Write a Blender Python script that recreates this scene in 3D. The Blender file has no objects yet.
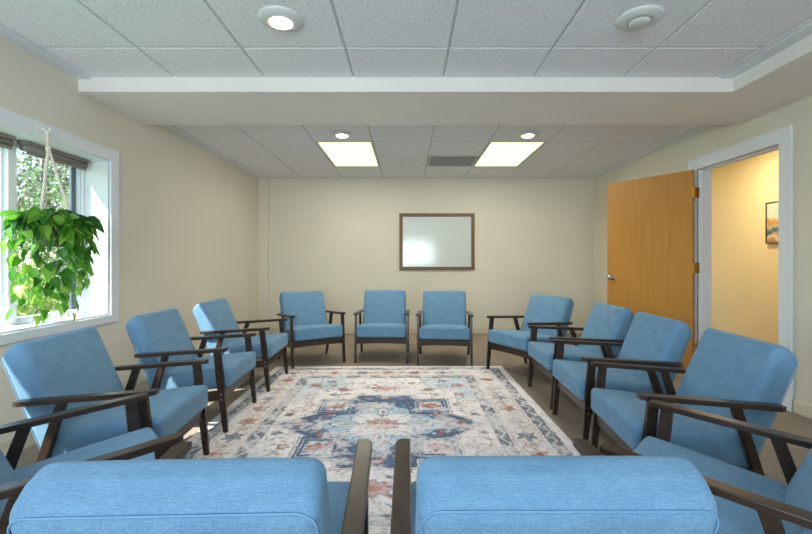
import bpy, bmesh, math, random
import numpy as np
from mathutils import Vector, Matrix
random.seed(7); rng = np.random.default_rng(11)
SC = bpy.context.scene; COL = SC.collection
PI = math.pi

# ------------------------------------------------------------------ key dimensions (metres)
XL, XR, YB, YR, ZC = -2.245, 2.81, 6.384, -2.2, 2.347      # walls left/right/back/rear, ceiling
EYE = 1.097

def lin(r, g, b):
    f = lambda c: (c/255/12.92) if c/255 <= .04045 else ((c/255+.055)/1.055)**2.4
    return (f(r), f(g), f(b), 1)

# ------------------------------------------------------------------ materials
def mat(name, color, rough=.6, metal=0, spec=.5, sheen=0, coat=0):
    m = bpy.data.materials.new(name); m.use_nodes = True
    b = m.node_tree.nodes['Principled BSDF']
    b.inputs['Base Color'].default_value = color
    b.inputs['Roughness'].default_value = rough
    b.inputs['Metallic'].default_value = metal
    b.inputs['Specular IOR Level'].default_value = spec
    b.inputs['Sheen Weight'].default_value = sheen
    b.inputs['Coat Weight'].default_value = coat
    return m
def N(m, t, **kw):
    n = m.node_tree.nodes.new(t)
    for k, v in kw.items():
        if k in n.inputs: n.inputs[k].default_value = v
        else: setattr(n, k, v)
    return n
def L(m, a, b): m.node_tree.links.new(a, b)
def bsdf(m): return m.node_tree.nodes['Principled BSDF']
def coords(m, scale=(1, 1, 1), which='Object'):
    tc = N(m, 'ShaderNodeTexCoord'); mp = N(m, 'ShaderNodeMapping')
    mp.inputs['Scale'].default_value = scale
    L(m, tc.outputs[which], mp.inputs['Vector']); return mp.outputs['Vector']
def ramp(m, fac, stops):
    r = N(m, 'ShaderNodeValToRGB'); e = r.color_ramp.elements
    while len(e) < len(stops): e.new(.5)
    for i, (p, c) in enumerate(stops): e[i].position = p; e[i].color = c
    L(m, fac, r.inputs['Fac']); return r.outputs['Color']
def bump(m, h, strength, dist):
    b = N(m, 'ShaderNodeBump', Strength=strength, Distance=dist)
    L(m, h, b.inputs['Height']); L(m, b.outputs['Normal'], bsdf(m).inputs['Normal'])
def noise(m, vec, scale, detail=3, rough=.5):
    n = N(m, 'ShaderNodeTexNoise', Scale=scale, Detail=detail, Roughness=rough)
    L(m, vec, n.inputs['Vector']); return n.outputs['Fac']
def scl(c, k): return (min(1, c[0]*k), min(1, c[1]*k), min(1, c[2]*k), 1)

def paint(name, col, rough=.75, tex=.08):
    m = mat(name, col, rough, spec=.3)
    v = coords(m); n = noise(m, v, 1.3, 3)
    L(m, ramp(m, n, [(.3, scl(col, .97)), (.7, scl(col, 1.03))]), bsdf(m).inputs['Base Color'])
    bump(m, noise(m, v, 160, 2), tex, .002)
    return m
WALL = paint('wall_paint', lin(219, 213, 198))
HALLW = paint('hall_paint', lin(236, 222, 184))
BEAM = paint('beam_paint', lin(234, 227, 222))
TRIM = paint('trim_white', lin(226, 230, 236), .45, .02)
BASEP = paint('baseboard_cream', lin(214, 206, 184), .5, .02)

def carpet():
    m = mat('carpet', lin(96, 86, 76), .95, spec=.1, sheen=.1)
    v = coords(m); a = noise(m, v, 420, 2, .7); b = noise(m, v, 3, 4)
    mx = N(m, 'ShaderNodeMix', data_type='FLOAT', Factor=.25); L(m, a, mx.inputs[2]); L(m, b, mx.inputs[3])
    L(m, ramp(m, mx.outputs[0], [(.3, lin(100, 90, 80)), (.5, lin(150, 136, 121)), (.72, lin(194, 178, 160))]), bsdf(m).inputs['Base Color'])
    bump(m, a, .7, .006); return m
CARPET = carpet()

def tile_mat():
    c = lin(236, 237, 243); m = mat('ceiling_tile', c, .9, spec=.2)
    v = coords(m)
    vo = N(m, 'ShaderNodeTexVoronoi', Scale=42.); L(m, v, vo.inputs['Vector'])
    n1 = noise(m, v, 9, 4)
    pit = N(m, 'ShaderNodeMath', operation='MULTIPLY_ADD'); L(m, n1, pit.inputs[0]); pit.inputs[1].default_value = .16; 
    L(m, vo.outputs['Distance'], pit.inputs[2])
    col = ramp(m, pit.outputs[0], [(.12, lin(110, 110, 108)), (.21, c)])
    g = ramp(m, noise(m, v, 75, 4, .75), [(.34, lin(222, 222, 222)), (.5, (1, 1, 1, 1))])
    mm = N(m, 'ShaderNodeMix', data_type='RGBA', blend_type='MULTIPLY'); mm.inputs[0].default_value = 1
    L(m, col, mm.inputs[6]); L(m, g, mm.inputs[7]); L(m, mm.outputs[2], bsdf(m).inputs['Base Color'])
    h = ramp(m, pit.outputs[0], [(.1, (0, 0, 0, 1)), (.22, (1, 1, 1, 1))])
    n2 = noise(m, v, 130, 3, .6)
    ad = N(m, 'ShaderNodeMath', operation='MULTIPLY_ADD'); L(m, n2, ad.inputs[0]); ad.inputs[1].default_value = .6; L(m, h, ad.inputs[2])
    bump(m, ad.outputs[0], .45, .004); return m
TILE = tile_mat()
GRID = mat('ceiling_grid_metal', lin(196, 200, 200), .5)

def fabric():
    c = lin(104, 140, 168); m = mat('blue_fabric', c, .85, spec=.2, sheen=.25)
    bsdf(m).inputs['Sheen Tint'].default_value = lin(190, 220, 245)
    v = coords(m); s1 = coords(m, (1, 1, .12)); s2 = coords(m, (.12, 1, 1))
    a = noise(m, s1, 520, 2, .7); b = noise(m, s2, 520, 2, .7); d = noise(m, v, 14, 4)
    mx = N(m, 'ShaderNodeMix', data_type='FLOAT', Factor=.5); L(m, a, mx.inputs[2]); L(m, b, mx.inputs[3])
    m2 = N(m, 'ShaderNodeMix', data_type='FLOAT', Factor=.22); L(m, mx.outputs[0], m2.inputs[2]); L(m, d, m2.inputs[3])
    L(m, ramp(m, m2.outputs[0], [(.3, lin(80, 114, 142)), (.5, c), (.7, lin(130, 166, 190))]), bsdf(m).inputs['Base Color'])
    bump(m, mx.outputs[0], .35, .0015); return m
FABRIC = fabric()
PIPE = mat('seam_fabric', lin(112, 154, 186), .85, spec=.2)

def wood(name, c1, c2, rough, sc=(1, 1, 1), scale=14, coat=0.):
    m = mat(name, c1, rough, coat=coat)
    v = coords(m, sc); n = noise(m, v, scale, 5, .6)
    L(m, ramp(m, n, [(.3, c1), (.7, c2)]), bsdf(m).inputs['Base Color'])
    r = N(m, 'ShaderNodeMapRange'); r.inputs['To Min'].default_value = rough-.06; r.inputs['To Max'].default_value = rough+.1
    L(m, n, r.inputs['Value']); L(m, r.outputs['Result'], bsdf(m).inputs['Roughness'])
    bump(m, noise(m, v, scale*4, 3), .08, .002); return m
WALNUT = wood('dark_walnut', lin(40, 28, 22), lin(66, 48, 37), .30, (3, .6, 3), 16)
DOORW = wood('door_veneer', lin(177, 121, 48), lin(190, 136, 60), .42, (5, 5, .35), 5)
FRAMEW = wood('whiteboard_frame_wood', lin(98, 68, 42), lin(122, 88, 56), .45, (4, 4, 4), 10)
BRASS = mat('brass', lin(196, 152, 70), .32, 1)
CHROME = mat('satin_chrome', lin(205, 205, 205), .25, 1)
BOLT = mat('bolt_steel', lin(170, 170, 170), .3, 1)
VINYL = mat('window_vinyl', lin(232, 236, 240), .4)
SASH = mat('dark_sash', lin(84, 96, 108), .45)
BLIND = mat('blind_fabric', lin(134, 126, 120), .8)
GREYM = mat('grey_enamel', lin(208, 210, 210), .45)
LENSOFF = mat('unlit_bulb', lin(214, 214, 212), .4)
VENT = mat('vent_grey', lin(196, 198, 196), .6)
VENTD = mat('vent_recess', lin(120, 120, 120), .9)
BOARD = mat('whiteboard_enamel', lin(205, 212, 212), .12, spec=.6)
ROPE = mat('cotton_rope', lin(226, 216, 202), .9)
POT = mat('pot_dark', lin(84, 92, 74), .6)
SOIL = mat('soil', lin(48, 38, 30), .95)
HOOK = mat('white_hook', lin(232, 230, 226), .4)

def emit(name, col, s):
    m = bpy.data.materials.new(name); m.use_nodes = True; nt = m.node_tree
    nt.nodes.remove(nt.nodes['Principled BSDF'])
    e = nt.nodes.new('ShaderNodeEmission'); e.inputs['Color'].default_value = col; e.inputs['Strength'].default_value = s
    nt.links.new(e.outputs[0], nt.nodes['Material Output'].inputs['Surface']); return m
TROF = emit('fluorescent_diffuser', (1, .98, .45, 1), 1.5)
BULB = emit('warm_bulb', (1, .80, .55, 1), 16)

def glass():
    m = bpy.data.materials.new('window_glass'); m.use_nodes = True; nt = m.node_tree
    nt.nodes.remove(nt.nodes['Principled BSDF'])
    t = nt.nodes.new('ShaderNodeBsdfTransparent'); t.inputs[0].default_value = (.93, .96, .96, 1)
    g = nt.nodes.new('ShaderNodeBsdfGlossy'); g.inputs['Roughness'].default_value = .02
    lw = nt.nodes.new('ShaderNodeLayerWeight'); f = nt.nodes.new('ShaderNodeMath'); f.operation = 'MULTIPLY_ADD'
    pw = nt.nodes.new('ShaderNodeMath'); pw.operation = 'POWER'; pw.inputs[1].default_value = 4
    nt.links.new(lw.outputs['Facing'], pw.inputs[0]); nt.links.new(pw.outputs[0], f.inputs[0]); f.inputs[1].default_value = .35; f.inputs[2].default_value = .03
    x = nt.nodes.new('ShaderNodeMixShader')
    nt.links.new(f.outputs[0], x.inputs[0]); nt.links.new(t.outputs[0], x.inputs[1]); nt.links.new(g.outputs[0], x.inputs[2])
    nt.links.new(x.outputs[0], nt.nodes['Material Output'].inputs['Surface']); return m
GLASS = glass()

def vcol(name, attr, rough=.9, trans=0., tile_noise=0, spec=.2):
    m = mat(name, (1, 1, 1, 1), rough, spec=spec)
    a = N(m, 'ShaderNodeAttribute'); a.attribute_name = attr
    L(m, a.outputs['Color'], bsdf(m).inputs['Base Color'])
    if trans:
        t = N(m, 'ShaderNodeBsdfTranslucent'); L(m, a.outputs['Color'], t.inputs['Color'])
        x = N(m, 'ShaderNodeMixShader', Fac=trans)
        L(m, bsdf(m).outputs[0], x.inputs[1]); L(m, t.outputs[0], x.inputs[2])
        L(m, x.outputs[0], m.node_tree.nodes['Material Output'].inputs['Surface'])
    if tile_noise:
        bump(m, noise(m, coords(m), tile_noise, 2, .6), .6, .004)
    return m
RUGM = vcol('rug_pile', 'pile_colour', .95, tile_noise=500, spec=.1)
LEAFM = vcol('pothos_leaf', 'leaf_colour', .36, .48, spec=.5)
TREEM = vcol('tree_leaf', 'leaf_colour', .6, .3)
BARK = wood('bark', lin(70, 58, 48), lin(104, 88, 74), .9, (6, 6, 1), 6)
STEM = mat('vine_stem', lin(122, 150, 60), .6)

def lawn_mat():
    m = mat('lawn_grass', lin(150, 178, 92), .95, spec=.1); v = coords(m)
    L(m, ramp(m, noise(m, v, 30, 6, .7), [(.3, lin(92, 128, 58)), (.7, lin(142, 170, 92))]), bsdf(m).inputs['Base Color'])
    bump(m, noise(m, v, 80, 3), .8, .03); return m
LAWN = lawn_mat()
def brick_mat():
    m = mat('pink_brick', lin(196, 150, 128), .9)
    tc = N(m, 'ShaderNodeTexCoord'); sp = N(m, 'ShaderNodeSeparateXYZ'); cb = N(m, 'ShaderNodeCombineXYZ')
    L(m, tc.outputs['Object'], sp.inputs[0]); L(m, sp.outputs['X'], cb.inputs['X']); L(m, sp.outputs['Z'], cb.inputs['Y'])
    b = N(m, 'ShaderNodeTexBrick', Scale=1.); b.inputs['Brick Width'].default_value = .22; b.inputs['Row Height'].default_value = .09
    b.inputs['Mortar Size'].default_value = .008
    b.inputs['Color1'].default_value = lin(198, 152, 132); b.inputs['Color2'].default_value = lin(168, 122, 104); b.inputs['Mortar'].default_value = lin(208, 196, 184)
    L(m, cb.outputs[0], b.inputs['Vector']); L(m, b.outputs['Color'], bsdf(m).inputs['Base Color'])
    bump(m, b.outputs['Fac'], -.5, .01); return m
BRICK = brick_mat()
ROOFM = mat('roof_shingle', lin(110, 100, 92), .9)
def art_mat():
    m = mat('landscape_print', (1, 1, 1, 1), .5); tc = N(m, 'ShaderNodeTexCoord')
    sp = N(m, 'ShaderNodeSeparateXYZ'); L(m, tc.outputs['Generated'], sp.inputs[0])
    n = noise(m, coords(m, (1, 9, 7)), 1.0, 6, .65)
    ad = N(m, 'ShaderNodeMath', operation='MULTIPLY_ADD'); L(m, n, ad.inputs[0]); ad.inputs[1].default_value = .55; L(m, sp.outputs['Z'], ad.inputs[2])
    c = ramp(m, ad.outputs[0], [(.28, lin(150, 124, 84)), (.42, lin(222, 200, 160)), (.52, lin(40, 70, 92)), (.62, lin(96, 128, 130)), (.68, lin(196, 176, 130)), (.78, lin(186, 142, 70)), (.86, lin(200, 170, 110)), (.95, lin(214, 214, 190)), (1, lin(196, 214, 206))])
    L(m, c, bsdf(m).inputs['Base Color']); return m
ART = art_mat()

# ------------------------------------------------------------------ object helpers
def obj(name, bm, m, parent=None, smooth=False, loc=None):
    me = bpy.data.meshes.new(name)
    bmesh.ops.recalc_face_normals(bm, faces=bm.faces)
    bm.to_mesh(me); bm.free(); me.materials.append(m)
    if smooth: me.polygons.foreach_set('use_smooth', [True]*len(me.polygons))
    o = bpy.data.objects.new(name, me); COL.objects.link(o)
    if parent: o.parent = parent
    if loc: o.location = loc
    return o
def empty(name, loc=(0, 0, 0), rz=0, rx=0):
    o = bpy.data.objects.new(name, None); COL.objects.link(o)
    o.location = loc; o.rotation_euler = (rx, 0, rz); o.empty_display_size = .1; return o
def tag(o, label, cat, group=None):
    o['label'] = label; o['category'] = cat
    if group: o['group'] = group
    return o
def struct(o): o['kind'] = 'structure'; return o
def box(bm, x0, x1, y0, y1, z0, z1, bev=0):
    vs = [bm.verts.new((x, y, z)) for x in (x0, x1) for y in (y0, y1) for z in (z0, z1)]
    idx = [(0, 1, 3, 2), (4, 6, 7, 5), (0, 4, 5, 1), (2, 3, 7, 6), (0, 2, 6, 4), (1, 5, 7, 3)]
    fs = [bm.faces.new([vs[i] for i in f]) for f in idx]
    if bev:
        es = list({e for f in fs for e in f.edges})
        bmesh.ops.bevel(bm, geom=es, offset=bev, segments=2, affect='EDGES', profile=.6)
def boxes(*bs, bev=0):
    bm = bmesh.new()
    for b in bs: box(bm, *b, bev=bev)
    return bm
def prism(bm, lo, hi, bev=0):
    """lo, hi: equal length rings of 3-D points"""
    a = [bm.verts.new(p) for p in lo]; b = [bm.verts.new(p) for p in hi]; n = len(a)
    fs = [bm.faces.new(a), bm.faces.new(b)]
    for i in range(n): fs.append(bm.faces.new((a[i], a[(i+1) % n], b[(i+1) % n], b[i])))
    if bev:
        es = list({e for f in fs for e in f.edges})
        bmesh.ops.bevel(bm, geom=es, offset=bev, segments=2, affect='EDGES', profile=.6)
def tube(bm, pts, r, seg=8, closed=False):
    pts = [Vector(p) for p in pts]; n = len(pts); rings = []
    rr = r if hasattr(r, '__len__') else [r]*n
    up = Vector((0, 0, 1)); prev = None
    for i, p in enumerate(pts):
        if closed: t = pts[(i+1) % n]-pts[i-1]
        else: t = pts[min(i+1, n-1)]-pts[max(i-1, 0)]
        t.normalize()
        if prev is None:
            a = t.cross(up)
            if a.length < .1: a = t.cross(Vector((1, 0, 0)))
        else: a = prev-t*prev.dot(t)
        a.normalize(); prev = a; b = t.cross(a)
        rings.append([bm.verts.new(p+rr[i]*(a*math.cos(2*PI*k/seg)+b*math.sin(2*PI*k/seg))) for k in range(seg)])
    m = n if closed else n-1
    for i in range(m):
        A, B = rings[i], rings[(i+1) % n]
        for k in range(seg): bm.faces.new((A[k], A[(k+1) % seg], B[(k+1) % seg], B[k]))
    if not closed: bm.faces.new(rings[0]); bm.faces.new(rings[-1])
def lathe(bm, prof, seg=32, c=(0, 0, 0), cap=True):
    rings = []
    for r, z in prof:
        rings.append([bm.verts.new((c[0]+r*math.cos(2*PI*k/seg), c[1]+r*math.sin(2*PI*k/seg), c[2]+z)) for k in range(seg)])
    for A, B in zip(rings, rings[1:]):
        for k in range(seg): bm.faces.new((A[k], A[(k+1) % seg], B[(k+1) % seg], B[k]))
    if cap: bm.faces.new(rings[0]); bm.faces.new(rings[-1])
def round_box(hx, hy, hz, r, fn=lambda p: p, nin=9, nf=4):
    """rounded box as one closed surface, shaped afterwards by fn"""
    def axis(h):
        f = [-h+r*(1-math.cos(i*PI/2/nf)) if False else -h+r*i/nf for i in range(nf)]
        mid = [(-h+r)+(2*(h-r))*i/(nin-1) for i in range(nin)]
        return f+mid+[-x for x in reversed(f)]
    AX = [axis(hx), axis(hy), axis(hz)]; H = (hx, hy, hz)
    bm = bmesh.new(); cache = {}
    def V(p):
        q = Vector([max(-(h-r), min(h-r, c)) for c, h in zip(p, H)]); d = Vector(p)-q
        # spread the corner samples evenly in angle
        d = Vector([math.tan(max(-1, min(1, c/r))*PI/4) for c in d]) if d.length > 0 else d
        w = q+d.normalized()*r if d.length > 1e-9 else q
        k = tuple(round(c, 6) for c in w)
        if k not in cache: cache[k] = bm.verts.new(w)
        return cache[k]
    for ax in range(3):
        A, B = [AX[i] for i in range(3) if i != ax]
        for s in (-1, 1):
            for i in range(len(A)-1):
                for j in range(len(B)-1):
                    q = []
                    for a, b in ((A[i], B[j]), (A[i+1], B[j]), (A[i+1], B[j+1]), (A[i], B[j+1])):
                        p = [a, b]; p.insert(ax, s*H[ax]); v = V(p)
                        if v not in q: q.append(v)
                    if len(q) >= 3:
                        try: bm.faces.new(q)
                        except ValueError: pass
    for v in bm.verts: v.co = fn(v.co.copy())
    return bm

# ------------------------------------------------------------------ the room shell
struct(obj('floor', boxes((XL-.2, 4.45, YR-.2, 7.6, -.06, 0)), CARPET))
WY0, WY1, WZ0, WZ1 = .589, 3.168, .692, 1.853                 # window opening in the left wall
XS = -2.42                                                   # sash plane
TW = .23
struct(obj('wall_left', boxes((XL-TW, XL, YR, WY0, 0, ZC+.1), (XL-TW, XL, WY1, YB, 0, ZC+.1), (XL-TW, XL, WY0, WY1, 0, WZ0), (XL-TW, XL, WY0, WY1, WZ1, ZC+.1)), WALL))
struct(obj('wall_back', boxes((XL-TW, XR+.125, YB, YB+.14, 0, ZC+.1)), WALL))
DY0, DY1, DZ = 3.178, 4.09, 1.982                            # door opening
struct(obj('wall_right', boxes((XR, XR+.125, YR, DY0-.02, 0, ZC+.1), (XR, XR+.125, DY1+.02, YB, 0, ZC+.1), (XR, XR+.125, DY0-.02, DY1+.02, DZ+.02, ZC+.1)), WALL))
RX0, RX1, RZ0, RZ1 = -1.75, .95, .80, 2.0                    # rear window
struct(obj('wall_rear', boxes((XL-TW, RX0, YR-.16, YR, 0, ZC+.1), (RX1, XR+.125, YR-.16, YR, 0, ZC+.1), (RX0, RX1, YR-.16, YR, 0, RZ0), (RX0, RX1, YR-.16, YR, RZ1, ZC+.1)), WALL))
bm = boxes((XL, -2.107, YB-.045, YB, 0, ZC+.004)); struct(obj('trim_1', bm, WALL))     # boxed pipe in the corner
BH = .095
for nm, b in (('baseboard_back', (-2.107, XR, YB-.014, YB, 0, BH)), ('baseboard_left', (XL, XL+.014, YR, YB-.046, 0, BH)),
              ('baseboard_rear', (XL+.015, XR-.015, YR, YR+.014, 0, BH))):
    bm = boxes(b, bev=.004); struct(obj(nm, bm, BASEP))
struct(obj('baseboard_right', boxes((XR-.014, XR, YR+.015, DY0-.11, 0, BH), (XR-.014, XR, DY1+.11, YB-.015, 0, BH), bev=.004), BASEP))

# beam dropped below the ceiling, turning along the right wall
BY0, BY1, BX, BZ = 2.874, 3.577, 2.213, EYE+1.1525
bm = bmesh.new()
prism(bm, [(XL, BY0, BZ), (BX, BY0, BZ), (BX, YR, BZ), (XR, YR, BZ), (XR, BY1, BZ), (XL, BY1, BZ)],
          [(XL, BY0, ZC+.02), (BX, BY0, ZC+.02), (BX, YR, ZC+.02), (XR, YR, ZC+.02), (XR, BY1, ZC+.02), (XL, BY1, ZC+.02)])
struct(obj('ceiling_beam', bm, BEAM))
# suspended ceiling
G = .6096; RW = .5877; X0 = -.368
gx = [X0+G*k for k in range(-4, 6)]
TROFS = [(-.977, 4.414), (.851, 4.414)]
VENTC = (.242, 5.0017)
def tile_row(bm, y0, y1, xmin, xmax, skip=()):
    for a in gx:
        x0, x1 = max(a, xmin), min(a+G, xmax)
        if x1-x0 < .03: continue
        if any(abs(a-s[0]) < .05 and abs(y0-s[1]) < .05 for s in skip): continue
        g, c = .0075, .004
        p = lambda i, z: [(x0+i, y0+i, z), (x1-i, y0+i, z), (x1-i, y1-i, z), (x0+i, y1-i, z)]
        A = [bm.verts.new(q) for q in p(g, ZC+.012)]; B = [bm.verts.new(q) for q in p(g, ZC+.003)]; Cc = [bm.verts.new(q) for q in p(g+c, ZC)]
        bm.faces.new(Cc)
        for k in range(4):
            bm.faces.new((A[k], A[(k+1) % 4], B[(k+1) % 4], B[k])); bm.faces.new((B[k], B[(k+1) % 4], Cc[(k+1) % 4], Cc[k]))
bm = bmesh.new()
skip = [(t[0], 4.414) for t in TROFS]+[(t[0], 4.414+RW) for t in TROFS]+[VENTC]
for k in range(-8, 1):
    y0 = 2.471+RW*(k-1) if False else 2.471+G*(k-1); tile_row(bm, max(y0, YR), y0+G, -2.155, 2.12)
tile_row(bm, 2.471, BY0+.01, -2.155, 2.12)
for k in range(-2, 4):
    y0 = 4.414+RW*k; tile_row(bm, max(y0, BY1), min(y0+RW, YB), -2.17, 2.74, skip)
ceil = struct(obj('ceiling', bm, TILE))
struct(obj('ceiling_grid', boxes((XL, XR, YR, YB, ZC+.009, ZC+.06)), GRID, ceil))
struct(obj('trim_2', boxes((XL, -2.155, YR, BY0, ZC-.012, ZC+.009), (XL, -2.17, BY1, YB-.046, ZC-.008, ZC+.009)), TRIM))
struct(obj('trim_3', boxes((2.12, BX, YR, BY0, ZC-.006, ZC+.009), (2.74, XR, BY1, YB, ZC-.006, ZC+.009)), TRIM))

# ------------------------------------------------------------------ left window
def frame_boxes(y0, y1, z0, z1, w, x0, x1):
    return [(x0, x1, y0, y0+w, z0, z1), (x0, x1, y1-w, y1, z0, z1), (x0, x1, y0+w, y1-w, z0, z0+w), (x0, x1, y0+w, y1-w, z1-w, z1)]
w1 = struct(empty('window_1', (XS, (WY0+WY1)/2, WZ0)))
def wpart(name, bm, m):
    o = obj(name, bm, m, w1); o.matrix_parent_inverse = Matrix.Translation(-w1.location); return o
e = .0
wpart('reveal', boxes((XS-.03, XL, WY1-.012, WY1, WZ0, WZ1), (XS-.03, XL, WY0, WY0+.012, WZ0, WZ1), (XS-.03, XL, WY0+.012, WY1-.012, WZ1-.012, WZ1)), TRIM)
wpart('window_sill', boxes((XS-.03, XL+.004, WY0+.012, WY1-.012, WZ0, WZ0+.014)), TRIM)
ys = [WY0+.012, 1.246, 1.903, 2.56, WY1-.012]
fz0, fz1 = WZ0+.014, WZ1-.012
wpart('window_frame', boxes(*frame_boxes(ys[0], ys[4], fz0, fz1, .02, XS-.05, XS+.005), (XS-.05, XS+.02, ys[1]-.028, ys[1]+.028, fz0, fz1), (XS-.05, XS+.02, ys[2]-.028, ys[2]+.028, fz0, fz1), (XS-.05, XS+.02, ys[3]-.028, ys[3]+.028, fz0, fz1)), VINYL)
for i in range(4):
    a, b = ys[i]+(.02 if i == 0 else .028), ys[i+1]-(.02 if i == 3 else .028)
    s = boxes(*frame_boxes(a, b, fz0+.02, fz1-.02, .018, XS-.045, XS-.008))
    wpart('sash', s, VINYL)
    if i == 3: wpart('screen_track', boxes((XS-.050, XS-.034, b-.060, b-.0175, fz0+.038, fz1-.038)), SASH)
    wpart('pane', boxes((XS-.030, XS-.026, a+.018, b-.018, fz0+.038, fz1-.038)), GLASS)
# casing on the room side
def casing(y0, y1, z0, z1, w, x0, x1, legs_to_floor=False):
    bs = [(x0, x1, y0-w, y0, (0 if legs_to_floor else z0), z1+w), (x0, x1, y1, y1+w, (0 if legs_to_floor else z0), z1+w), (x0, x1, y0, y1, z1, z1+w)]
    if not legs_to_floor: bs.append((x0, x1, y0-w, y1+w, z0-.056, z0))
    return bs
struct(obj('trim_4', boxes(*casing(WY0, WY1, WZ0, WZ1, .088, XL, XL+.018), bev=.003), TRIM))
# roller blinds, rolled up at the top of each light in view
for i, lab in ((2, 'grey roller blind rolled up left of the white window mullion'), (3, 'grey-brown roller blind rolled up above the pane behind the hanging plant')):
    a, b = ys[i]+.032, ys[i+1]-.045 if i == 3 else ys[i+1]-.032
    r = tag(empty('roller_blind', (XS+.045, (a+b)/2, WZ1-.05)), lab, 'blind', 'roller blinds in the window')
    h = (b-a)/2
    obj('headrail', boxes((-.03, .03, -h, h, .012, .036), bev=.004), BLIND, r)
    bm = bmesh.new(); tube(bm, [(0, -h+.01, -.004), (0, h-.01, -.004)], .024, 16); obj('rolled_fabric', bm, BLIND, r, True)
    obj('bottom_bar', boxes((.012, .022, -h+.02, h-.02, -.045, -.026), bev=.003), BLIND, r)

# rear window behind the camera (its reflection shows in the whiteboard)
w2 = struct(empty('window_2', (0, YR, RZ0)))
def w2part(name, bm, m):
    o = obj(name, bm, m, w2); o.matrix_parent_inverse = Matrix.Translation(-w2.location); return o
w2part('window_frame', boxes((RX0, RX0+.05, YR-.12, YR+.005, RZ0, RZ1), (RX1-.05, RX1, YR-.12, YR+.005, RZ0, RZ1), (RX0, RX1, YR-.12, YR+.005, RZ0, RZ0+.05), (RX0, RX1, YR-.12, YR+.005, RZ1-.05, RZ1)), VINYL)
w2part('pane', boxes((RX0+.05, RX1-.05, YR-.08, YR-.076, RZ0+.05, RZ1-.05)), GLASS)

# ------------------------------------------------------------------ door, jamb, hallway
struct(obj('trim_5', boxes(*casing(DY0, DY1, 0, DZ, .098, XR-.02, XR, True), (XR-.026, XR-.019, DY0-.108, DY0-.09, 0, DZ+.108), (XR-.026, XR-.019, DY1+.09, DY1+.108, 0, DZ+.108), (XR-.026, XR-.019, DY0-.09, DY1+.09, DZ+.09, DZ+.108)), TRIM))
struct(obj('trim_6', boxes((XR-.01, XR+.132, DY0-.02, DY0, 0, DZ), (XR-.01, XR+.132, DY1, DY1+.02, 0, DZ), (XR-.01, XR+.132, DY0-.02, DY1+.02, DZ, DZ+.02),
    (XR+.05, XR+.065, DY1-.012, DY1, 0, DZ), (XR+.05, XR+.065, DY0, DY0+.012, 0, DZ), (XR+.05, XR+.065, DY0, DY1, DZ-.012, DZ)), TRIM))
hinge_p = Vector((XR-.035, DY1-.012, 0)); free_p = Vector((2.312, 4.842, 0))
dv = free_p-hinge_p; ang = math.atan2(dv.y, dv.x); DW = dv.length
door = struct(empty('door_1', hinge_p, ang))
obj('door_panel', boxes((0.006, DW, -.0, .042, .012, DZ-.006), bev=.002), DOORW, door)
kb = obj('door_knob', bmesh.new(), CHROME, door)
bm = bmesh.new()
for s in (-1, 1):
    prof = [(.031, 0), (.031, .006), (.014, .012), (.012, .034), (.024, .042), (.028, .052), (.026, .062), (.015, .069), (.003, .070)]
    b2 = bmesh.new(); lathe(b2, prof, 24)
    M = Matrix.Translation((DW-.062, (.042 if s > 0 else 0), .915)) @ Matrix.Rotation(-s*PI/2, 4, 'X')
    bmesh.ops.transform(b2, matrix=M, verts=b2.verts); t = bpy.data.meshes.new('t'); b2.to_mesh(t); bm.from_mesh(t); b2.free(); bpy.data.meshes.remove(t)
bm.to_mesh(kb.data); bm.free(); kb.data.polygons.foreach_set('use_smooth', [True]*len(kb.data.polygons)); kb['label'] = 'satin chrome door knob'
for z in (1.76, 1.03, .25):
    bm = bmesh.new(); tube(bm, [(-.004, .046, z-.05), (-.004, .046, z+.05)], .008, 12); box(bm, -.002, .006, .004, .042, z-.05, z+.05)
    h = obj('hinge', bm, BRASS, door); h['label'] = 'brass hinge'
for z in (1.76, 1.03, .25):
    pass
struct(obj('hinge_leaf', boxes(*[(XR-.024, XR+.012, DY1-.003, DY1+.0, z-.05, z+.05) for z in (1.76, 1.03, .25)]), BRASS, bpy.data.objects['trim_6']))
HX = 4.15
struct(obj('wall_hallway', boxes((HX, HX+.1, 1.2, 7.5, 0, 2.5), (XR+.125, HX, 1.1, 1.2, 0, 2.5), (XR+.125, HX, 7.5, 7.6, 0, 2.5)), HALLW))
struct(obj('ceiling_hallway', boxes((XR+.125, HX, 1.2, 7.5, 2.42, 2.5)), HALLW))
struct(obj('baseboard_hallway', boxes((HX-.014, HX, 1.2, 7.5, 0, BH)), TRIM))
pa = tag(empty('wall_painting', (HX, 4.61, 1.515)), 'small landscape painting on the yellow hallway wall seen through the doorway', 'painting')
obj('canvas', boxes((-.028, -.004, -.28, .24, -.21, .24)), ART, pa)
obj('frame', boxes(*[(-.034, -.001, a, b, c, d) for a, b, c, d in ((-.29, -.278, -.22, .25), (.238, .25, -.22, .25), (-.278, .238, -.22, -.208), (-.278, .238, .238, .25))]), WALNUT, pa)

# ------------------------------------------------------------------ whiteboard
wx0, wx1, wz0, wz1 = -.13, 1.004, .96, 1.816
wb = tag(empty('whiteboard', ((wx0+wx1)/2, YB, (wz0+wz1)/2)), 'glossy whiteboard in a brown wooden frame hung on the back wall', 'whiteboard')
hw, hh = (wx1-wx0)/2, (wz1-wz0)/2
obj('writing_surface', boxes((-hw+.04, hw-.04, -.016, -.006, -hh+.04, hh-.04)), BOARD, wb)
bm = bmesh.new()
for a, b, c, d in ((-hw, -hw+.05, -hh, hh), (hw-.05, hw, -hh, hh), (-hw+.05, hw-.05, -hh, -hh+.05), (-hw+.05, hw-.05, hh-.05, hh)): box(bm, a, b, -.026, -.001, c, d, bev=.004)
obj('frame', bm, FRAMEW, wb)

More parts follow.
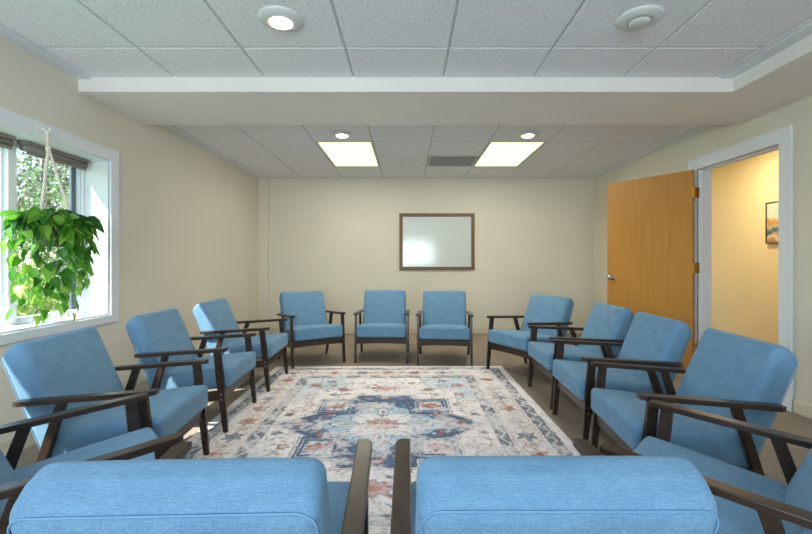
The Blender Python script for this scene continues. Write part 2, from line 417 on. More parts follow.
# ------------------------------------------------------------------ ceiling fixtures
for (x, y), lab in zip(TROFS, ('lit fluorescent panel light in the far ceiling, left one of the pair', 'lit fluorescent panel light in the far ceiling, right one beside the vent')):
    t = tag(empty('fluorescent_light', (x+G/2, y+RW, ZC)), lab, 'ceiling light', 'fluorescent ceiling lights')
    a, b = G/2-.006, RW-.006
    obj('frame', boxes((-a, -a+.022, -b, b, -.002, .03), (a-.022, a, -b, b, -.002, .03), (-a+.022, a-.022, -b, -b+.022, -.002, .03), (-a+.022, a-.022, b-.022, b, -.002, .03)), GREYM, t)
    d = obj('diffuser', boxes((-a+.022, a-.022, -b+.022, b-.022, .004, .008)), TROF, t); d['label'] = 'glowing pale yellow diffuser'
cv = tag(empty('ceiling_vent', (VENTC[0]+G/2, VENTC[1]+RW/2, ZC)), 'grey return air grille in the far ceiling between the panel lights', 'vent')
a, b = G/2-.006, RW/2-.006
obj('frame', boxes((-a, -a+.03, -b, b, -.004, .02), (a-.03, a, -b, b, -.004, .02), (-a+.03, a-.03, -b, -b+.03, -.004, .02), (-a+.03, a-.03, b-.03, b, -.004, .02)), VENT, cv)
bm = bmesh.new()
for k in range(26):
    y = -b+.04+k*(2*b-.08)/25
    prism(bm, [(-a+.03, y-.004, 0), (-a+.03, y+.006, .012), (-a+.03, y+.008, .012), (-a+.03, y-.002, 0)], [(a-.03, y-.004, 0), (a-.03, y+.006, .012), (a-.03, y+.008, .012), (a-.03, y-.002, 0)])
obj('grille_slats', bm, VENT, cv)
obj('duct_backing', boxes((-a+.03, a-.03, -b+.03, b-.03, .014, .018)), VENTD, cv)
for x, y, lit, lab in ((-.655, 2.175, True, 'lit round recessed downlight in the near ceiling on the left'), (1.19, 2.17, False, 'unlit round recessed downlight in the near ceiling on the right'),
                       (-.646, 4.135, True, 'small lit round downlight just in front of the left panel light'), (1.175, 4.135, True, 'small lit round downlight just in front of the right panel light')):
    t = tag(empty('recessed_downlight', (x, y, ZC)), lab, 'downlight', 'recessed downlights')
    bm = bmesh.new()
    lathe(bm, [(.112, 0), (.112, -.006), (.104, -.013), (.082, -.022), (.060, -.026), (.055, -.022), (.053, -.004)], 40, cap=False)
    obj('trim_ring', bm, GREYM, t, True)
    bm = bmesh.new(); lathe(bm, [(.0545, -.012), (.053, -.028), (.040, -.034), (.010, -.036)], 32)
    d = obj('bulb', bm, BULB if lit else LENSOFF, t, True); d['label'] = 'glowing warm bulb' if lit else 'unlit frosted bulb'

# ------------------------------------------------------------------ the rug
def vnoise(x, y, s, seed):
    r = np.random.default_rng(seed).random((64, 64)); u, v = x*s+1000, y*s+1000
    i, j = np.floor(u).astype(int), np.floor(v).astype(int); a, b = u-i, v-j
    a = a*a*(3-2*a); b = b*b*(3-2*b); g = lambda p, q: r[p % 64, q % 64]
    return (g(i, j)*(1-a)+g(i+1, j)*a)*(1-b)+(g(i, j+1)*(1-a)+g(i+1, j+1)*a)*b
RWD, RLN, RT = 1.166, 1.5, .007
def rug():
    nx, ny = 392, 500
    xs, yy = np.linspace(-RWD, RWD, nx), np.linspace(-RLN, RLN, ny)
    p, q = np.meshgrid(xs, yy); p, q = p.ravel(), q.ravel()
    p0, q0 = p, q
    w = .006; p = p+w*(vnoise(p0, q0, 40, 1)-.5)*2; q = q+w*(vnoise(p0, q0, 40, 2)-.5)*2
    c3 = lambda *a: np.array(lin(*a)[:3])
    cream, ivory, grey, navy, blue, pale = c3(232, 225, 223), c3(244, 239, 242), c3(110, 118, 130), c3(58, 88, 126), c3(100, 136, 172), c3(200, 218, 232)
    rust, pink, tan, dark, red = c3(186, 118, 96), c3(198, 148, 146), c3(172, 148, 112), c3(74, 72, 76), c3(158, 74, 68)
    col = np.tile(ivory, (len(p), 1))
    def put(mask, c, k=1.):
        m = np.clip(mask, 0, 1)[:, None]*k; col[:] = col*(1-m)+c*m
    S = lambda d, e=.004: np.clip(.5-d/e/2, 0, 1)              # inside of a signed distance
    B = lambda cx, cy, hx, hy: np.maximum(np.abs(p-cx)-hx, np.abs(q-cy)-hy)
    LN = lambda d, t: S(np.abs(d)-t)
    ap, aq = np.abs(p), np.abs(q)
    de = np.minimum(RWD-ap, RLN-aq)                            # distance to the edge
    along = np.where(RWD-ap < RLN-aq, q, p)
    def flower(cx, cy, r, c1, c2, lobes=6, k=.72, ar=1.):
        dx, dy = (p-cx)/ar, q-cy; R = np.hypot(dx, dy); th = np.arctan2(dy, dx)
        put(S(R-r*(1+.18*np.cos(lobes*th))), c1, k); put(LN(R-r*(1+.18*np.cos(lobes*th)), .005), dark, .55)
        put(S(R-r*.45), c2, k)
    # field: pale spandrels in the corners, thin trailing stems, small blossoms
    sp = ap/.73+aq/1.055
    put(S((1.32+.10*np.cos(14*np.arctan2(aq, ap))-sp), .02), pale, .85)
    put(LN(1.32+.10*np.cos(14*np.arctan2(aq, ap))-sp, .012), dark, .55)
    st = np.sin(7.5*p+2.2*np.sin(5.2*q)+.6)*np.cos(6.3*q+1.7*np.sin(6*p))
    put(S(np.abs(st-.35)-.045, .03), tan, .6); put(S(np.abs(st+.45)-.04, .03), dark, .5)
    st2 = np.sin(15*ap+2.6*np.sin(9*aq)); st3 = np.cos(13*aq+2*np.sin(11*ap))
    put(S(np.abs(st2*st3-.5)-.06, .04), dark, .33)
    rr = np.random.default_rng(5)
    for sx in (-1, 1):
        for sy in (-1, 1):
            for (a, b, r, c1, c2) in ((.56, .36, .035, red, cream), (.60, .62, .04, rust, cream), (.36, .74, .04, red, tan), (.62, .86, .05, pink, rust), (.22, .92, .03, rust, cream), (.50, .98, .035, blue, pink), (.66, .16, .03, navy, red), (.08, .78, .025, red, cream), (.42, .60, .028, blue, pink), (.46, .85, .026, tan, red)):
                flower(sx*a, sy*b-.03, r, c1, c2, 5)
    for sy in (-1, 1):
        flower(0, sy*.80-.05, .068, pink, rust, 8, .6, 1.35)
        for s in (-1, 1): put(S(B(s*.15, sy*.80-.05, .05, .012)), dark, .6); put(S(B(s*.17, sy*.80-.02, .035, .008)), navy, .6)
    # scattered sprigs, mirrored in the four quarters
    def sprig(cx, cy, ln, an, c):
        dx, dy = p-cx, q-cy; x = dx*math.cos(an)+dy*math.sin(an); y = -dx*math.sin(an)+dy*math.cos(an)
        put(S((x/ln)**2+(y/(ln*.34))**2-1, .25), c, .75); put(LN(y, .0025)*(np.abs(x) < ln*1.5), dark, .5)
    for k in range(58):
        a, b, ln, an = rr.uniform(.04, .71), rr.uniform(.05, 1.02), rr.uniform(.012, .032), rr.uniform(0, PI)
        c = (blue, red, rust, tan, pink, grey, navy)[rr.integers(7)]
        for sx in (-1, 1):
            for sy in (-1, 1): sprig(sx*a, sy*b-.04, ln, an*sx*sy, c)
    # medallion
    M0 = -.05; qm = q-M0; am = np.abs(qm)
    tip = np.maximum(am-.26*(.69-ap)/.30, ap-.69)
    nav = np.minimum.reduce([np.maximum(ap-.49, am-.16), np.maximum(ap-.22, am-.60), tip, np.maximum(ap-.48, np.abs(am-.35)-.15), np.maximum(ap-.30, am-.46)])
    put(S(nav-.012), ivory, .9); put(LN(nav-.014, .005), dark, .6)
    put(S(nav), navy, .92)
    th = np.arctan2(qm, p*.92); R = np.hypot(p*.92, qm)
    lob = R-.325*(1+.16*np.cos(4*th)+.05*np.cos(12*th))
    put(S(lob-.02), blue, .8); put(S(lob), pale, .95); put(LN(lob+.02, .004), navy, .5)
    put(LN(lob+.09+.02*np.cos(16*th), .006), blue, .8)
    put(S(R-.19*(1+.25*np.cos(4*th+PI))), ivory, .85)
    for s in (-1, 1):
        for (cx, cy, hx, hy) in ((s*.25, M0, .10, .035), (0, M0+s*.23, .04, .075)):
            d = ((p-cx)/hx)**2+((q-cy)/hy)**2
            put(S(d-1, .1), ivory, .8); put(S(np.abs(d-1)-.16, .1), dark, .75); put(S(d-.18, .1), blue, .7)
    put(LN(qm, .006)*(ap < .24), dark, .6); put(LN(p, .006)*(am < .22), dark, .6)
    flower(0, M0, .085, pink, rust, 10, .85, 1.3); flower(0, M0, .035, ivory, red, 6)
    for s in (-1, 1):
        for t in (-1, 1):
            cx, cy = s*.35, M0+t*.35
            put(S(B(cx, cy, .125, .13)), navy, .9); put(LN(B(cx, cy, .11, .115), .006), pale, .8)
            put(S(B(cx, cy, .085, .09)), ivory, .85); flower(cx, cy, .05, rust, pink, 7, .95, 1.2)
            put(S(B(cx-.06*s, cy+.05, .02, .03)), pink, .7); put(S(B(cx+.06*s, cy-.04, .018, .03)), rust, .6)
        flower(s*.55, M0, .035, pink, ivory, 6); put(LN(np.abs(p-s*.56)+am*1.3-.085, .007), pale, .7)
        put(S(B(0, M0+s*.53, .15, .035)), blue, .6); flower(0, M0+s*.53, .03, pink, cream, 6, .9, 1.6)
        for t in (-1, 1): put(S(B(t*.13, M0+s*.52, .03, .02)), pink, .6)
    # motifs worked over the dark ground of the medallion
    ins = S(nav+.02)*(lob > .02)
    for k in range(46):
        a, b, r_ = rr.uniform(.0, .66), rr.uniform(.02, .58), rr.uniform(.012, .03)
        c = (blue, pale, pink, blue, ivory, rust)[rr.integers(6)]
        for sx in (-1, 1):
            for sy in (-1, 1): put(S(np.abs(p-sx*a)*1.2+np.abs(qm-sy*b)-r_)*ins, c, .75)
    put(S(np.abs(np.sin(p*52)*np.sin(qm*46))-.10, .1)*ins, blue, .6)
    rim2 = S(np.abs(lob+.055)-.03); put(S(np.abs(np.sin(th*16))-.35, .2)*rim2, blue, .6)
    # borders, from the inside out
    put(S(de-.445), cream); put(S(de-.440)*S(.355-de), grey, .9)
    vine = np.sin(along*2*PI/.16)*.022
    put(LN(de-.398-vine, .008), ivory, .75); put(S(np.hypot(((along+.04) % .08)-.04, de-.398)-.014), pale, .6)
    put(LN(de-.352, .006), ivory); put(LN(de-.345, .0025), dark, .6)
    # main band with blossoms and leaves
    u = ((along+.125) % .25)-.125; v = de-.253; par = np.floor((along+.125)/.25) % 3
    r1 = np.hypot(u/1.1, v); t1 = np.arctan2(v, u); fl = r1-.05*(1+.25*np.cos(6*t1))
    for k, c in ((0, pink), (1, rust), (2, blue)): put(S(fl)*(par == k), c, .85)
    put(LN(fl, .006), dark, .6); put(S(r1-.018), red, .7)
    u2 = ((along) % .25)-.125; d2 = np.abs(u2)*.9+np.abs(v)*1.0-.045
    put(LN(d2, .006), dark, .55); put(S(d2+.02), tan, .7)
    put(LN(v-.07*np.sin(along*2*PI/.25), .0045), dark, .45); put(LN(v+.07*np.sin(along*2*PI/.25), .0045), tan, .5)
    put(LN(de-.160, .003), dark, .6); put(LN(de-.150, .006), ivory)
    put(S(de-.145)*S(.062-de), grey, .9)
    put(LN(de-.104-np.sin(along*2*PI/.14)*.018, .007), ivory, .7); put(S(np.hypot(((along+.035) % .07)-.035, de-.104)-.012), pale, .6)
    put(S(de-.060), ivory, .95)
    # wear: the pile is rubbed back to its light ground in blotches
    n = .5*vnoise(p0, q0, 9, 3)+.3*vnoise(p0, q0, 27, 4)+.2*vnoise(p0, q0, 80, 6)
    put(np.clip((n-.45)*4.2, 0, .70), np.array([.86, .83, .85]))
    # fine broken threads of the worn pattern
    n3 = vnoise(p0, q0, 70, 21); n4 = vnoise(p0, q0, 95, 22); n5 = vnoise(p0, q0, 24, 23)
    put(S(np.abs(n3-.5)-.03, .03)*(n5 > .52), blue*.7, .55); put(S(np.abs(n4-.5)-.025, .03)*(n5 < .45), dark, .42)
    put(S(.80-n4, .05)*(n5 > .6), rust, .55); put(S(.82-n3, .05)*(n5 < .4), pink, .5)
    n2 = vnoise(p0, q0, 160, 8)*.6+vnoise(p0*.25, q0, 260, 9)*.4
    col[:] *= (.88+.32*n2)[:, None]
    # mesh
    me = bpy.data.meshes.new('area_rug'); idx = np.arange(nx*ny).reshape(ny, nx)
    top = np.stack([idx[:-1, :-1], idx[:-1, 1:], idx[1:, 1:], idx[1:, :-1]], -1).reshape(-1, 4)
    zz = np.full(len(p0), RT)+.0008*vnoise(p0, q0, 60, 12)
    verts = np.stack([p0, q0, zz], 1)
    ring = np.concatenate([idx[0, :], idx[1:, -1], idx[-1, -2::-1], idx[-2:0:-1, 0]])
    low = verts[ring].copy(); low[:, 2] = 0.0005; nv = len(verts)
    k = np.arange(len(ring)); k2 = (k+1) % len(ring)
    side = np.stack([ring[k], nv+k, nv+k2, ring[k2]], 1)
    faces = np.concatenate([top, side]); allv = np.concatenate([verts, low]); colr = np.concatenate([col, np.tile(cream, (len(ring), 1))])
    me.vertices.add(len(allv)); me.vertices.foreach_set('co', allv.ravel())
    me.loops.add(faces.size); me.loops.foreach_set('vertex_index', faces.ravel().astype(np.int32))
    me.polygons.add(len(faces)); me.polygons.foreach_set('loop_start', np.arange(0, faces.size, 4, dtype=np.int32))
    me.update(calc_edges=True); me.validate()
    at = me.color_attributes.new('pile_colour', 'FLOAT_COLOR', 'POINT')
    at.data.foreach_set('color', np.concatenate([colr, np.ones((len(colr), 1))], 1).ravel().astype(np.float32))
    me.materials.append(RUGM)
    o = bpy.data.objects.new('area_rug', me); COL.objects.link(o); return o
ro = tag(rug(), 'large faded cream and navy medallion rug in the middle of the chairs', 'rug')
RUGC = (-.178, 2.872); ro.location = (RUGC[0], RUGC[1], 0); RUGA = math.radians(.6); ro.rotation_euler = (0, 0, RUGA)

# ------------------------------------------------------------------ the armchair: x across, front towards -y
VA, VL = .279, .279
def P(v, u, z): return Vector((v, -u, z))
def make_chair():
    r = empty('armchair')
    # seat cushion: front higher than the rear, crowned top, soft corners
    def seat_fn(c):
        u = -c.y; t = (u+.245)/.49
        c.z += (.0 if c.z < 0 else .016*(1-(c.x/.265)**4)*(1-((u)/.245)**4))
        if c.z < 0: c.y *= .985
        return Vector((c.x, -(u+.052), c.z+.290+.050*t))
    st = obj('seat_cushion', round_box(.265, .245, .064, .026, seat_fn), FABRIC, r, True)
    # backrest: reclined, tapered slightly, rounded top
    A = math.radians(21.5); ca, sa = math.cos(A), math.sin(A)
    BHh, BT = .252, .055
    def back_fn(c):
        x, y, z = c; k = z/BHh
        bulge = .014*(1-(x/.262)**4)*(1-k**4)
        th = y+( -bulge if y < 0 else bulge*.4)
        if z > BHh-.06 and y > 0: z -= .022*(y/BT)                  # top falls to the rear
        x *= 1-.012*k
        # local up axis leans back (towards +y)
        return Vector((x, th*ca+z*sa, -th*sa+z*ca))+Vector((0, .242, .499))
    bk = obj('backrest', round_box(.2525, BT, BHh, .03, back_fn), FABRIC, r, True)
    def rim(ysign, ins=.006):
        pts = []; hx, hz, q = .2525-ins, BHh-ins, .035
        for cx, cz, a0 in ((hx-q, hz-q, 0), (-hx+q, hz-q, PI/2), (-hx+q, -hz+q, PI), (hx-q, -hz+q, 1.5*PI)):
            for i in range(7):
                a = a0+i*PI/12; pts.append((cx+q*math.cos(a), cz+q*math.sin(a)))
        out = []
        for i in range(len(pts)):
            (x0, z0), (x1, z1) = pts[i], pts[(i+1) % len(pts)]
            m = max(1, int(math.hypot(x1-x0, z1-z0)/.04))
            for k in range(m): out.append(back_fn(Vector((x0+(x1-x0)*k/m, ysign*(BT-.006), z0+(z1-z0)*k/m))))
        return out
    bm = bmesh.new()
    tube(bm, rim(1), .0020, 6, True); obj('seam', bm, PIPE, bk, True)
    # wooden frame
    for s in (-1, 1):
        d = .0125
        def leg(b, t, wb, wt):
            bm = bmesh.new(); v0 = s*VL
            ring = lambda u, z, w: [P(v0-d, u-w/2, z), P(v0+d, u-w/2, z), P(v0+d, u+w/2, z), P(v0-d, u+w/2, z)]
            m = tuple(b[i]*.35+t[i]*.65 for i in (0, 1))
            vs = [[bm.verts.new(p) for p in ring(u, z, w)] for u, z, w in ((b[0], b[1], wb), (m[0], m[1], wt), (t[0], t[1], wt*.92))]
            bm.faces.new(vs[0]); bm.faces.new(vs[-1])
            for A_, B_ in zip(vs, vs[1:]):
                for k in range(4): bm.faces.new((A_[k], A_[(k+1) % 4], B_[(k+1) % 4], B_[k]))
            bmesh.ops.bevel(bm, geom=list(bm.edges), offset=.003, segments=2, affect='EDGES')
            return bm
        lf = obj('leg', leg((.272, 0), (.226, .514), .028, .046), WALNUT, r)
        lr = obj('leg', leg((-.265, 0), (-.095, .503), .028, .042), WALNUT, r)
        for z, u in ((.245, .25), (.21, .253)):
            bm = bmesh.new(); tube(bm, [P(s*(VL+.0115), u, z), P(s*(VL+.0150), u, z)], .0055, 12)
            b_ = obj('bolt', bm, BOLT, lf); b_['label'] = 'steel bolt head'
        # arm: flat board, chamfered at the outer front corner, rounded at the rear
        th, z0, z1 = .022, .524, .498
        out = [(-.020, .286), (.012, .286), (.0245, .262), (.0245, -.262), (.016, -.283), (-.016, -.283), (-.0225, -.262), (-.0225, .280)]
        zt = lambda u: z1+(z0-z1)*(u+.286)/.572
        bm = bmesh.new(); lo = [P(s*(VA+a), u, zt(u)-th/2) for a, u in out]; hi = [P(s*(VA+a), u, zt(u)+th/2) for a, u in out]
        prism(bm, lo, hi, .0035); obj('armrest', bm, WALNUT, r)
        # side rail between the legs
        bm = bmesh.new()
        ring = lambda u, zc, h: [P(s*(VL-.011), u, zc-h), P(s*(VL+.011), u, zc-h), P(s*(VL+.011), u, zc+h), P(s*(VL-.011), u, zc+h)]
        prism(bm, ring(-.186, .212, .026), ring(.248, .232, .028), .002); sr = obj('side_rail', bm, WALNUT, r)
        bm = bmesh.new(); tube(bm, [P(s*(VL+.0105), -.155, .214), P(s*(VL+.0145), -.155, .214)], .0055, 12); b_ = obj('bolt', bm, BOLT, sr); b_['label'] = 'steel bolt head'
    # front apron with a shallow arch, rear rail
    bm = bmesh.new(); n = 12; lo, hi = [], []
    for k in range(n+1):
        v = -.268+.536*k/n; lo.append((v, .200+.008*(1-(v/.268)**2)))
    prof = lo+[(.268, .262), (-.268, .262)]
    prism(bm, [P(v, .236, z) for v, z in prof], [P(v, .258, z) for v, z in prof]); obj('apron', bm, WALNUT, r)
    obj('rear_rail', boxes((-.268, .268, .165, .187, .186, .232), bev=.002), WALNUT, r)
    return r

CH = [ # x, y, angle, label
 (.406, 4.695, -.081, 'blue armchair standing directly below the framed whiteboard'),
 (-.282, 4.811, -.019, 'blue armchair facing straight out, just left of the one under the whiteboard'),
 (-1.069, 4.642, .549, 'blue armchair turned inward by the back left corner, beside the boxed pipe'),
 (-1.440, 3.797, 1.585, 'blue armchair seen side-on, farthest from the window in the left row'),
 (-1.441, 2.956, 1.605, 'blue armchair in the left row just beyond the window, second past the hanging plant'),
 (-1.382, 2.075, 1.650, 'blue armchair under the window and hanging plant, sunlit on the side of its back'),
 (-1.117, 1.380, 2.297, 'blue armchair cut off by the lower left edge, only its seat and long arms showing'),
 (-.405, 1.040, 3.176, 'blue armchair seen from behind in the foreground, left one of the two'),
 (.265, 1.053, 3.143, 'blue armchair seen from behind in the foreground, right one of the two'),
 (.978, 1.291, -2.326, 'blue armchair cut off by the lower right edge, showing its seat and arms'),
 (1.262, 2.019, -1.651, 'blue armchair in the right row in front of the yellow hallway doorway, largest there'),
 (1.309, 2.728, -1.611, 'blue armchair in the right row in front of the door\'s hinged edge'),
 (1.336, 3.406, -1.561, 'blue armchair in the right row in front of the door\'s knob side'),
 (1.181, 4.156, -1.044, 'blue armchair turned inward near the back right corner, left of the open door'),
]
def copy_tree(o, parent=None):
    c = o.copy(); COL.objects.link(c)
    if parent: c.parent = parent
    for k in list(o.children): copy_tree(k, c)
    return c
def on_rug(x, y):
    dx, dy = x-RUGC[0], y-RUGC[1]; c, s = math.cos(-RUGA), math.sin(-RUGA)
    return abs(c*dx-s*dy) < RWD+.015 and abs(s*dx+c*dy) < RLN+.015
proto = make_chair()
srcs = [proto]+[copy_tree(proto) for _ in CH[1:]]
for o, (x, y, t, lab) in zip(srcs, CH):
    front = [on_rug(x+v*math.cos(t)+.27*math.sin(t), y+v*math.sin(t)-.27*math.cos(t)) for v in (-.279, .279)]
    rear = [on_rug(x+v*math.cos(t)-.27*math.sin(t), y+v*math.sin(t)+.27*math.cos(t)) for v in (-.279, .279)]
    f = RT+.001 if any(front) else 0; b = RT+.001 if any(rear) else 0
    o.location = (x, y, (f+b)/2+.0003); o.rotation_euler = (-math.atan2(f-b, .54), 0, t)
    tag(o, lab, 'chair', 'blue armchairs set in a ring')

# ------------------------------------------------------------------ hanging plant
HKX, HKY, HKZ = -2.165, 2.540, 1.888
hk = tag(empty('wall_hook', (XL+.018, HKY, HKZ)), 'small white hook screwed to the window casing above the plant', 'hook')
bm = bmesh.new(); o_ = HKX-(XL+.018)
tube(bm, [(0, 0, .012), (o_*.5, 0, .004), (o_*.85, 0, -.012), (o_, 0, -.018), (o_*1.15, 0, -.008), (o_*1.18, 0, .012)], .0055, 8); obj('hook_arm', bm, HOOK, hk, True)
obj('hook_plate', boxes((0, .004, -.014, .014, -.008, .034), bev=.002), HOOK, hk)
PZ = 1.262; PC = Vector((HKX+.02, HKY, PZ))
mh = tag(empty('macrame_hanger', (HKX, HKY, HKZ-.02)), 'cream knotted rope hanger holding the plant from the hook', 'plant hanger')
Lp = lambda w: Vector(w)-mh.location
def rope(name, a, b, r=.0075, bead=True):
    bm = bmesh.new(); n = 60; a, b = Vector(a), Vector(b)
    pts = [a.lerp(b, i/n) for i in range(n+1)]
    rr = [r*(1+.22*math.sin(i*1.5)) for i in range(n+1)]
    tube(bm, [Lp(p) for p in pts], rr, 8); return obj(name, bm, ROPE, mh, True)
apex = Vector((HKX, HKY, HKZ-.115)); ringz = PZ+.07
rope('top_cord', (HKX, HKY-.006, HKZ-.016), apex+Vector((0, -.003, 0)), .0075); rope('top_cord', (HKX, HKY+.007, HKZ-.016), apex+Vector((0, .003, 0)), .0075)
bm = bmesh.new(); lathe(bm, [(.004, .02), (.012, .014), (.0145, 0), (.012, -.016), (.004, -.022)], 12, Lp(apex)); obj('knot', bm, ROPE, mh, True)
for a in (PI*.225, PI*.89, PI*1.556):
    e_ = PC+Vector((.098*math.cos(a), .098*math.sin(a), .085)); rope('hanger_cord', apex, e_, .0085)
    rope('lower_cord', e_, PC+Vector((.0, 0, -.095))+Vector((.03*math.cos(a), .03*math.sin(a), 0)), .005)
pl = tag(empty('hanging_plant', PC-Vector((0, 0, .08))), 'bushy green trailing pothos hanging in front of the left window', 'plant')
Q = lambda w: Vector(w)-pl.location
bm = bmesh.new(); lathe(bm, [(.05, -.08), (.066, -.075), (.088, .05), (.092, .062), (.092, .075), (.082, .075), (.08, .055)], 28, Q(PC)); obj('pot', bm, POT, pl, True)
bm = bmesh.new(); lathe(bm, [(.081, .05), (.081, .058), (.04, .064)], 20, Q(PC)); obj('soil', bm, SOIL, pl)

LEAF = [(0, 0, 0), (-.22, -.09, .05), (-.40, .14, .12), (-.37, .48, .10), (-.19, .84, .02), (0, 1.15, -.10), (.19, .84, .02), (.37, .48, .10), (.40, .14, .12), (.22, -.09, .05), (0, .28, -.01), (0, .62, -.03), (0, .88, -.06)]
LF = [(0, 1, 2, 10), (10, 2, 3, 11), (11, 3, 4, 12), (12, 4, 5), (0, 10, 8, 9), (10, 11, 7, 8), (11, 12, 6, 7), (12, 5, 6)]
def leaf_mesh(name, leaves, m, parent):
    V, F, Cc = [], [], []
    for M, s, c, curl in leaves:
        k = len(V)
        for i, (x, y, z) in enumerate(LEAF):
            z2 = z-curl*y*y
            V.append(M @ Vector((x*s, y*s, z2*s)))
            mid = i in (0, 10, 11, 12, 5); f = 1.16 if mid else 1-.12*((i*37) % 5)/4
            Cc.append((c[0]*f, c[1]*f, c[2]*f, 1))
        F += [tuple(k+j for j in f) for f in LF]
    me = bpy.data.meshes.new(name); me.from_pydata(V, [], F); me.update()
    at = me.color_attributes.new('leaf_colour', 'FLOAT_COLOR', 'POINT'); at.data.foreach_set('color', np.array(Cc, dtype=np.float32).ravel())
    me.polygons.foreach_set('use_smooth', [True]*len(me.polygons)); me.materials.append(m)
    o = bpy.data.objects.new(name, me); COL.objects.link(o); o.parent = parent; return o
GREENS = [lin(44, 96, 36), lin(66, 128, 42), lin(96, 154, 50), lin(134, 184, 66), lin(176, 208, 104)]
leaves = []; vines = bmesh.new()
def add_leaf(pos, outdir, s, droop, light):
    fwd = Vector((outdir.x, outdir.y, 0)); fwd = fwd.normalized() if fwd.length > 1e-4 else Vector((1, 0, 0))
    fwd = (fwd+Vector((0, 0, -droop))).normalized()
    side = fwd.cross(Vector((0, 0, 1))).normalized(); up = side.cross(fwd).normalized()
    tw = random.uniform(-.9, .9); side, up = side*math.cos(tw)+up*math.sin(tw), up*math.cos(tw)-side*math.sin(tw)
    M = Matrix((side, fwd, up)).transposed().to_4x4(); M.translation = Q(pos)
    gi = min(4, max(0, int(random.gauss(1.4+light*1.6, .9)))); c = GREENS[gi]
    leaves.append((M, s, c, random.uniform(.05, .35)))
def ok(p): return p.x > -2.375
# crown
for i in range(105):
    a = random.uniform(0, 2*PI); d = random.uniform(.05, .18)*(1 if math.cos(a) > -.2 else .9)
    p = PC+Vector((d*math.cos(a), d*math.sin(a), .15-d*.45+random.uniform(-.07, .03)))
    if not ok(p): continue
    b = PC+Vector((.05*math.cos(a), .05*math.sin(a), .06)); mid = (p+b)/2+Vector((0, 0, .05))
    tube(vines, [Q(b), Q(mid), Q(p)], .0022, 5)
    add_leaf(p, Vector((math.cos(a+random.uniform(-.7, .7)), math.sin(a+random.uniform(-.7, .7)), 0)), random.uniform(.068, .108), random.choice((-.15, .1, .3, .6, .9, 1.3)), .12)
# trailing vines
VN = [(2.9, .14, .44), (-1.4, .17, .44), (-1.0, .16, .53), (-.5, .13, .40), (.1, .13, .46), (.6, .15, .34), (1.0, .15, .40), (1.4, .16, .30), (-1.9, .17, .36), (-1.25, .19, .58), (-.8, .10, .55), (.3, .08, .56), (-1.6, .20, .30), (1.8, .16, .42), (-.1, .08, .5), (-2.3, .15, .52)]
for a, rad, ln in VN:
    pts = []; n = 14
    for k in range(n+1):
        t = k/n; r = .05+.9*rad*(1-(1-min(1, t*2.2))**2)*(1-.35*t)
        p = PC+Vector((r*math.cos(a+.3*math.sin(5*t+a)), r*math.sin(a+.3*math.sin(5*t+a)), .07+.05*math.sin(min(1, t*2.2)*PI)*(1-t)-(ln+.09)*max(0, t-.12)**1.1))
        p.x = max(p.x, -2.36); pts.append(p)
    tube(vines, [Q(p) for p in pts], [.0028-.0014*k/n for k in range(n+1)], 6)
    for k in range(2, n+1):
        if random.random() < .22: continue
        p = pts[k].lerp(pts[k-1], random.random()); ang = a+random.choice((-1, 1))*random.uniform(.3, 1.5)
        q = p+Vector((math.cos(ang), math.sin(ang), .3)).normalized()*random.uniform(.02, .04)
        if not ok(q): continue
        tube(vines, [Q(p), Q(q)], .0013, 5)
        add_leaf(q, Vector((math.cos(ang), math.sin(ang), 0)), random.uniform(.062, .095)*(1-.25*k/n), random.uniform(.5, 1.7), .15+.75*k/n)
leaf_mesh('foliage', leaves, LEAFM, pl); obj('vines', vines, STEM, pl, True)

# ------------------------------------------------------------------ outdoors, seen through the left window
lw = obj('lawn', boxes((-40, XL-TW-.02, -18, 45, -.25, -.15)), LAWN); struct(lw)
wing = tag(empty('brick_building', (-3.4, 5.6, -.15)), 'pink brick house wing outside the window, right of the trees', 'building')
obj('wall', boxes((-.60, .90, 0, 3., 0, 2.28)), BRICK, wing); bm = bmesh.new()
prism(bm, [(-.80, -.3, 2.28), (.9, -.3, 2.28), (.9, -.3, 2.36), (-.80, -.3, 2.36)], [(-.80, 3.2, 3.2), (.9, 3.2, 3.2), (.9, 3.2, 3.28), (-.80, 3.2, 3.28)]); obj('roof', bm, ROOFM, wing)
def tree(name, loc, h, rad, zc, n, cols, lab, cat, grp, sz=.16, trunk=True):
    t = tag(empty(name, loc), lab, cat, grp); lv = []
    cl = [Vector((random.gauss(0, .5)*rad, random.gauss(0, .5)*rad, zc+random.gauss(0, .45)*(h-zc))) for _ in range(22)]
    for i in range(n):
        c = random.choice(cl); d = Vector((random.gauss(0, 1), random.gauss(0, 1), random.gauss(0, .8))).normalized()
        p = c+d*rad*.34*random.random()**.4; p.z = max(.06, p.z)
        f = Vector((random.uniform(-1, 1), random.uniform(-1, 1), random.uniform(-1, .4))).normalized(); s = f.cross(Vector((.1, .2, 1))).normalized(); u = s.cross(f)
        M = Matrix((s, f, u)).transposed().to_4x4(); M.translation = p
        c_ = random.choice(cols); lv.append((M, sz*random.uniform(.7, 1.3), c_, .1))
    if trunk:
        bm = bmesh.new(); tube(bm, [(0, 0, 0), (.04, .02, zc*.5), (0, .05, zc+.2*(h-zc))], [.13, .10, .05], 10)
        for c in cl[:8]: tube(bm, [(0, .03, zc*.7), c*.55+Vector((0, 0, zc*.3)), c], [.05, .03, .012], 6)
        obj('trunk', bm, BARK, t, True)
    leaf_mesh('foliage', lv, TREEM, t); return t
G1 = [lin(110, 136, 96), lin(140, 164, 120), lin(172, 190, 150)]; G2 = [lin(120, 104, 116), lin(142, 124, 132), lin(128, 126, 116)]; G3 = [lin(128, 160, 84), lin(158, 184, 108), lin(190, 200, 120)]
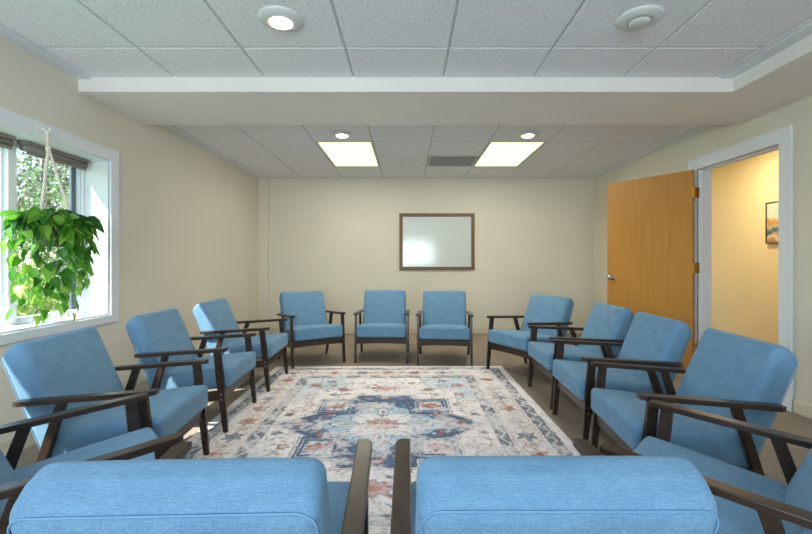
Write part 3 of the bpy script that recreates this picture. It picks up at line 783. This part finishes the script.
TR = [((-9.6, 11.0, -.15), 3.9, 1.6, 2.1, 2000, G1, 'green leafy tree outside the window, behind the rope hanger'),
      ((-15.0, 18.4, -.15), 7.4, 2.4, 4.4, 2200, G2, 'purple-leaved tree outside the window, beside the brick wing'),
      ((-24., 25.4, -.15), 8.0, 3.4, 4.0, 2000, G1, 'pale green tree outside at the far left of the window view')]
for lc, hgt, rd, zc, n, cs, lab in TR: tree('garden_tree', lc, hgt, rd, zc, n, cs, lab, 'tree', 'trees outside the window', .07*rd)
tree('garden_shrub', (-6.0, 6.4, -.15), 1.3, .7, .6, 1200, G3, 'low pale green shrub on the lawn outside behind the plant', 'shrub', None, .09, False)

# ------------------------------------------------------------------ light
def area(name, loc, rot, sx, sy, power, col, portal=False):
    l = bpy.data.lights.new(name, 'AREA'); l.shape = 'RECTANGLE'; l.size = sx; l.size_y = sy; l.energy = power; l.color = col
    if portal: l.cycles.is_portal = True
    o = bpy.data.objects.new(name, l); COL.objects.link(o); o.location = loc; o.rotation_euler = rot; return o
area('window_daylight', (XS-.12, (WY0+WY1)/2, (WZ0+WZ1)/2), (0, -PI/2, 0), 1.1, 2.5, 1, (1, 1, 1), True)
area('rear_window_daylight', ((RX0+RX1)/2, YR-.2, (RZ0+RZ1)/2), (PI/2+math.radians(45), 0, 0), 2.6, 1.1, 134, (.72, .87, 1))
s = bpy.data.lights.new('sun', 'SUN'); s.energy = 10.5; s.angle = math.radians(.6); s.color = (1, .95, .86)
so = bpy.data.objects.new('sun', s); COL.objects.link(so)
so.rotation_euler = Vector((1, .95, -1.52)).to_track_quat('-Z', 'Y').to_euler()
for tx, ty in TROFS: area('tube_light', (tx+G/2, ty+RW, ZC-.006), (0, 0, 0), .54, 1.1, 10.2, (1, .96, .86))
for dx, dy in ((-.655, 2.175), (-.646, 4.135), (1.175, 4.135)):
    l = bpy.data.lights.new('downlight_beam', 'SPOT'); l.energy = 40; l.spot_size = math.radians(125); l.spot_blend = .8; l.shadow_soft_size = .05; l.color = (1, .90, .76)
    o = bpy.data.objects.new('downlight_beam', l); COL.objects.link(o); o.location = (dx, dy, ZC-.035)
h = bpy.data.lights.new('hall_lamp', 'AREA'); h.shape = 'DISK'; h.size = .3; h.energy = 15.5; h.color = (1, .80, .50)
ho = bpy.data.objects.new('hall_lamp', h); COL.objects.link(ho); ho.location = (3.5, 4.6, 2.40)
w = bpy.data.worlds.new('World'); SC.world = w; w.use_nodes = True; nt = w.node_tree
sky = nt.nodes.new('ShaderNodeTexSky'); sky.sky_type = 'NISHITA'; sky.sun_disc = False; sky.sun_elevation = math.radians(52); sky.sun_rotation = math.radians(-118); sky.air_density = 1.2; sky.dust_density = .3
nt.links.new(sky.outputs[0], nt.nodes['Background'].inputs['Color']); nt.nodes['Background'].inputs['Strength'].default_value = .34

# ------------------------------------------------------------------ camera
cam = bpy.data.cameras.new('Camera'); co = bpy.data.objects.new('Camera', cam); COL.objects.link(co)
co.location = (0, 0, EYE); co.rotation_euler = (PI/2, 0, 0)
cam.sensor_fit = 'HORIZONTAL'; cam.sensor_width = 36; cam.lens = 422/812*36; cam.shift_x = -2/812; cam.shift_y = -6/812; cam.clip_start = .02; cam.clip_end = 200
SC.camera = co
vs = SC.view_settings; vs.view_transform = 'Standard'; vs.look = 'None'; vs.exposure = .52; vs.gamma = 1; vs.use_curve_mapping = False
SC.cycles.use_denoising = True
SC.cycles.max_bounces = 10; SC.cycles.diffuse_bounces = 6; SC.cycles.sample_clamp_indirect = 6
